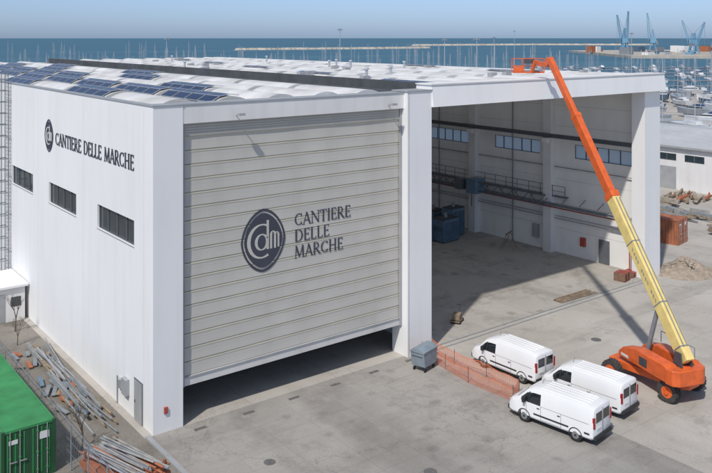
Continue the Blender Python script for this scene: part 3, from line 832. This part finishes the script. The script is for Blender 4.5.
# ------------------------------------------------------------------ background yard
m=MB()
m.box(86,112,-30,70,0,6.0,white2); m.prism([(85.8,6.0),(112.3,6.0),(99,7.2)],-30.3,70.3,roofg,axis='y')
for k in range(24):
    y=-28+k*4.1; m.box(85.95,86,y,y+2.8,4.0,4.9,glass); m.box(85.93,85.95,y+1.36,y+1.44,4.0,4.9,frame)
    if k%3==0: m.box(85.94,86,y,y+2.6,.02,3.1,trim)
m.box(85.5,85.8,-30.3,70.3,5.75,6.0,trim)
m.obj('low_warehouse',smooth=0)
def stock(a,b,seed,n=34,R_=2.6,hs=.75):
    rnd=random.Random(seed); m=MB(); pal=rnd.choice([[wood,wood,rust,stone],[steelm,pipeg,steelm,wood],[bluec,steelm,machine,white2],[stone,soil,wood,steelm]])
    t0=rnd.uniform(0,3.1)
    for k in range(n):
        x=rnd.uniform(-R_,R_);y=rnd.uniform(-R_,R_);l=rnd.uniform(.6,2.6);w=rnd.uniform(.08,.5);h=rnd.uniform(.08,.8)*hs;t=t0+rnd.gauss(0,.25)
        z=rnd.uniform(0,.4)
        m.beam((x-math.cos(t)*l/2,y-math.sin(t)*l/2,z+h/2+.02),(x+math.cos(t)*l/2,y+math.sin(t)*l/2,z+h/2+rnd.uniform(0,.3)),w,h,rnd.choice(pal))
    m.obj('building_material_stack',None,(a,b,0),0,bevel=.02)
for i,(a,b) in enumerate([(68,3),(66,14),(80,16),(70,11),(78,24),(60,24),(82,6),(66,30),(76,34),(73,18)]): stock(a,b,i)

# ------------------------------------------------------------------ boats
def yacht(m,x,y,rot,L_,hullmat,mast=0,z=0,rnd=random):
    s0=len(m.v); w=L_*.15; deck=hullg if hullmat is hullg else hullw
    P=[]
    st=[(-.5,.85,.9),(-.3,1,.92),(0,1,1),(.25,.85,1.08),(.4,.5,1.18),(.5,.03,1.3)]
    fb=L_*.10
    for t,ww,hh in st: P.append([(t*L_,w*ww,fb*hh),(t*L_*.96,w*ww*.7,-.3),(t*L_*.96,-w*ww*.7,-.3),(t*L_,-w*ww,fb*hh)])
    for i in range(5):
        for k in range(4): m.add([P[i][k],P[i][(k+1)%4],P[i+1][(k+1)%4],P[i+1][k]],[(0,1,2,3)],hullmat if k!=3 else deck)
    m.add(P[0],[(0,1,2,3)],hullmat)
    if mast:
        m.prism([(-.15*L_,-w*.5),(.2*L_,-w*.35),(.2*L_,w*.35),(-.15*L_,w*.5)],fb,fb+L_*.05,deck)
        m.cyl((.08*L_,0,fb),(.08*L_,0,fb+mast),.10,.07,mastm,5); m.cyl((.08*L_,0,fb+1.4),(-.38*L_,0,fb+1.4),.12,.1,rnd.choice([hullb,mastm]),5)
        for k in(.45,.75): m.beam((.08*L_,-.9,fb+mast*k),(.08*L_,.9,fb+mast*k),.05,.05,mastm)
        for s in(-1,1): m.cyl((.06*L_,s*w*.9,fb),(.08*L_,0,fb+mast),.02,.02,mastm,3)
        m.cyl((.48*L_,0,fb),(.08*L_,0,fb+mast),.03,.03,mastm,3)
    else:
        m.prism([(-.35*L_,fb),(.22*L_,fb),(.08*L_,fb+L_*.08),(-.33*L_,fb+L_*.08)],-w*.7,w*.7,deck,axis='y')
        m.prism([(-.30*L_,fb+L_*.03),(.17*L_,fb+L_*.03),(.13*L_,fb+L_*.06),(-.30*L_,fb+L_*.06)],-w*.71,w*.71,glass,axis='y')
        m.prism([(-.25*L_,fb+L_*.08),(.0*L_,fb+L_*.08),(-.05*L_,fb+L_*.12),(-.22*L_,fb+L_*.12)],-w*.5,w*.5,rnd.choice([deck,hullb,hullg]),axis='y')
        m.cyl((-.15*L_,0,fb+L_*.12),(-.17*L_,0,fb+L_*.25),.06,.04,mastm,5)
    m.xf(Matrix.Translation((x,y,z))@Matrix.Rotation(rot,4,'Z'),s0)
rnd=random.Random(11)
m=MB(); pon=MB()
for row in range(9):
    n_=215+row*34
    for k in range(int(20+row*3)):
        e=-210-row*15+ (k*(270+row*25)/(20+row*3))+rnd.uniform(-3,3)
        a,b=site(e,n_+rnd.choice([-8,8]))
        if b<100: continue
        sail=rnd.random()<.8
        yacht(m,a,b,R(52+rnd.choice([0,180]))+rnd.uniform(-.05,.05),rnd.uniform(9,16),rnd.choice([hullw,hullw,hullb]),rnd.uniform(12,19.5) if sail else 0,-1.4,rnd)
    a0,b0=site(-250,n_);a1,b1=site(60,n_)
    pon.beam((a0,b0,-.9),(a1,b1,-.9),2.4,.5,white2)
for row in range(7):
    n_=322+row*46
    for k in range(26):
        e=84+row*9+k*8.5+rnd.uniform(-3,3)
        if rnd.random()<.25: continue
        a,b=site(e,n_+rnd.choice([-9,9]))
        yacht(m,a,b,R(52+rnd.choice([0,180]))+rnd.uniform(-.08,.08),rnd.uniform(8,14),rnd.choice([hullw,hullw,hullg,hullb]),rnd.uniform(10,16) if rnd.random()<.45 else 0,-1.4,rnd)
    a0,b0=site(84+row*9,n_);a1,b1=site(330,n_)
    pon.beam((a0,b0,-.9),(a1,b1,-.9),2.0,.5,steelm)
m.obj('moored_boats'); pon.obj('marina_pontoons')
pl=[]
for i in range(1500):
    e=rnd.uniform(66,135);n_=rnd.uniform(158,292); a,b=site(e,n_)
    if a<117 or e>n_*.47 or e<n_*.355: continue
    if any(math.hypot(a-p,b-q)<10 for p,q in pl): continue
    pl.append((a,b))
    if len(pl)>36: break
for a,b in pl:
    m=MB(); L_=rnd.uniform(8,14); ms=rnd.random()<.45
    yacht(m,0,0,0,L_,rnd.choice([hullw,hullw,hullg,hullb,bluec,hullg]),15 if ms else 0,1.3,rnd)
    for x in(-.25,.2):
        for s in(-1,1): m.beam((x*L_,s*1.4,0),(x*L_,s*.6,1.2),.12,.12,steelm)
    m.beam((-.3*L_,0,.7),(.3*L_,0,.7),.3,.6,steelm)
    m.obj('yacht_on_cradle',None,(a,b,0),rnd.choice([R(52),R(90),R(232),R(140)])+rnd.uniform(-.3,.3))
def hm(e,n_,h):
    a,b=site(e,n_); m=MB(); m.cyl((0,0,-1.4),(0,0,h),.28,.14,alu,8); m.cyl((0,0,h),(0,0,h+.4),.6,.6,steelm,10)
    for k in range(6): m.box(math.cos(k)*.9-.2,math.cos(k)*.9+.2,math.sin(k)*.9-.2,math.sin(k)*.9+.2,h-.2,h+.1,alu)
    m.obj('port_light_mast',None,(a,b,0))
for e,n_,h in((-6,300,24),(33,300,20.3),(39,260,20.5),(72,420,21),(118,600,26),(-150,320,20),(130,380,23),(-80,340,20.5)): hm(e,n_,h)

def bw(pts,w,h,seed):
    rnd=random.Random(seed); m=MB()
    for (e0,n0),(e1,n1) in zip(pts,pts[1:]):
        L_=math.hypot(e1-e0,n1-n0); q=int(L_/5)
        for i in range(q):
            t=i/q; e=e0+(e1-e0)*t;n_=n0+(n1-n0)*t+rnd.uniform(-3,3); a,b=site(e,n_); s=w*rnd.uniform(.5,.9)
            hh=h*rnd.uniform(.75,1.05)
            P=[]
            for k in range(7):
                an=k/7*6.28+rnd.random()*.5; P.append((a+math.cos(an)*s,b+math.sin(an)*s))
            Q=[(a+(p[0]-a)*.55,b+(p[1]-b)*.55) for p in P]
            v=[(p[0],p[1],-2) for p in P]+[(p[0],p[1],hh) for p in Q]
            m.add(v,[(k,(k+1)%7,7+(k+1)%7,7+k) for k in range(7)]+[tuple(range(7,14))],rock)
    return m.obj('breakwater',smooth=0)
bw([(-215,1480),(60,1650),(160,1760)],12,2.5,1)
bw([(170,2300),(560,2500),(900,2450)],16,3.5,2)
c=[site(300,880),site(760,800),site(900,1500),site(330,1250)]
m=MB(); m.prism(c,-3,1.6,rock); m.obj('port_quay',smooth=0)
m=MB()
for k in range(60):
    e=rnd.uniform(310,720);n_=rnd.uniform(900,1200);a,b=site(e,n_); h=rnd.uniform(2.5,9);w=rnd.uniform(5,22);d=rnd.uniform(5,14)
    m.box(a-w/2,a+w/2,b-d/2,b+d/2,1.6,1.6+h,rnd.choice([white2,rust,bluec,roofg,steelm,craneb,white2]))
m.obj('port_sheds_and_stacks',smooth=0)
def crane(e,n_,h,jib,lean,rot,s=1):
    a,b=site(e,n_); m=MB()
    def lattice(p,q,w,mat,n):
        p=Vector(p);q=Vector(q);d=(q-p).normalized();u=d.cross(Vector((0,1,0))).normalized();v=d.cross(u)
        C=[u*w+v*w,u*w-v*w,-u*w-v*w,-u*w+v*w]
        for c in C: m.beam(p+c,q+c*.5,.4*s,.4*s,mat)
        for i in range(n):
            t0=i/n;t1=(i+1)/n
            for k in range(4):
                c0=C[k]*(1-.5*t0);c1=C[(k+1)%4]*(1-.5*t1)
                m.beam(p+(q-p)*t0+c0,p+(q-p)*t1+c1,.22*s,.22*s,mat)
    for x in(-4,4):
        for y in(-4,4): m.beam((x,y,1.6),(x*.5,y*.5,h*.35),.9,.9,craneb)
    m.box(-5,5,-5,5,4,5,craneb); m.box(-3,3,-3,3,h*.35,h*.35+1.2,craneb)
    m.box(-4,3,-2.2,2.2,h*.35+1.2,h*.35+6,craneb); m.box(2.6,4,-1.2,1.2,h*.35+2,h*.35+5,glass)
    lattice((0,0,h*.35+6),(0,0,h*.75),1.5,craneb,6)
    jt=(math.cos(lean)*jib,0,h*.4+math.sin(lean)*jib)
    lattice((3,0,h*.4),jt,1.4,craneb,12)
    m.beam((0,0,h*.75),jt,.25,.25,steelm); m.beam((0,0,h*.75),(-5,0,h*.4),.5,.5,craneb); m.box(-6,-4,-2,2,h*.3,h*.42,steelm)
    m.beam(jt,(jt[0],0,h*.3),.2,.2,steelm)
    m.obj('harbour_crane',None,(a,b,0),rot)
A=R(-37.6)
crane(333,1000,42,34,R(75),A+math.pi); crane(347,1040,45,38,R(82),A+.2); crane(372,1010,42,36,R(80),A+2.9); crane(412,980,36,30,R(60),A+.3); crane(438,1050,36,32,R(68),A+2.6); crane(446,1000,30,26,R(40),A)
m=MB(); a,b=site(430,860)
m.prism([(-40,0),(-36,9),(36,9),(46,0),(44,-2),(-38,-2)],-8,8,craneb,axis='y'); m.box(-34,-16,-6,6,9,18,hullw); m.box(-12,30,-6,6,9,12,rust); m.cyl((-30,0,18),(-30,0,24),1.5,1.2,craneb,8)
m.obj('cargo_ship',None,(a,b,-1.4),A)

# ------------------------------------------------------------------ light, sky, camera
el=R(51); sx,sy=-.88,-.47; nn=math.hypot(sx,sy); sx/=nn; sy/=nn
sd=Vector((sx*math.cos(el),sy*math.cos(el),math.sin(el)))
sun=bpy.data.lights.new('sun','SUN'); sun.energy=3.3; sun.angle=R(1.5); sun.color=(1,.955,.89)
so=bpy.data.objects.new('sun',sun); scene.collection.objects.link(so); so.rotation_euler=sd.to_track_quat('Z','Y').to_euler(); so.location=(0,0,60)
w=bpy.data.worlds.new('World'); scene.world=w; w.use_nodes=True; nt=w.node_tree
bg=nt.nodes['Background']; sk=nt.nodes.new('ShaderNodeTexSky'); sk.sky_type='NISHITA'; sk.sun_disc=False
sk.sun_elevation=el; sk.sun_rotation=math.atan2(sx,sy); sk.altitude=0; sk.air_density=1.0; sk.dust_density=.6; sk.ozone_density=2.0
tc=nt.nodes.new('ShaderNodeTexCoord'); sp=nt.nodes.new('ShaderNodeSeparateXYZ'); nt.links.new(tc.outputs['Generated'],sp.inputs[0])
mr=nt.nodes.new('ShaderNodeMapRange'); mr.inputs[1].default_value=0; mr.inputs[2].default_value=.35; nt.links.new(sp.outputs['Z'],mr.inputs[0])
tint=nt.nodes.new('ShaderNodeMix'); tint.data_type='RGBA'; tint.inputs[6].default_value=(.44,.60,1.03,1); tint.inputs[7].default_value=(1.12,1.0,.88,1)
nt.links.new(mr.outputs[0],tint.inputs[0])
mu=nt.nodes.new('ShaderNodeMix'); mu.data_type='RGBA'; mu.blend_type='MULTIPLY'; mu.inputs[0].default_value=1
nt.links.new(sk.outputs[0],mu.inputs[6]); nt.links.new(tint.outputs[2],mu.inputs[7]); nt.links.new(mu.outputs[2],bg.inputs[0]); bg.inputs[1].default_value=.135
cam=bpy.data.cameras.new('Camera'); co=bpy.data.objects.new('Camera',cam); scene.collection.objects.link(co); scene.camera=co
co.location=(-17.45,-40.17,21); co.rotation_euler=(R(90),0,R(-37.63))
cam.sensor_width=36; cam.lens=40.7; cam.shift_y=-.2788; cam.clip_end=80000; cam.clip_start=.5
scene.view_settings.view_transform='Standard'; scene.view_settings.look='None'; scene.view_settings.exposure=0
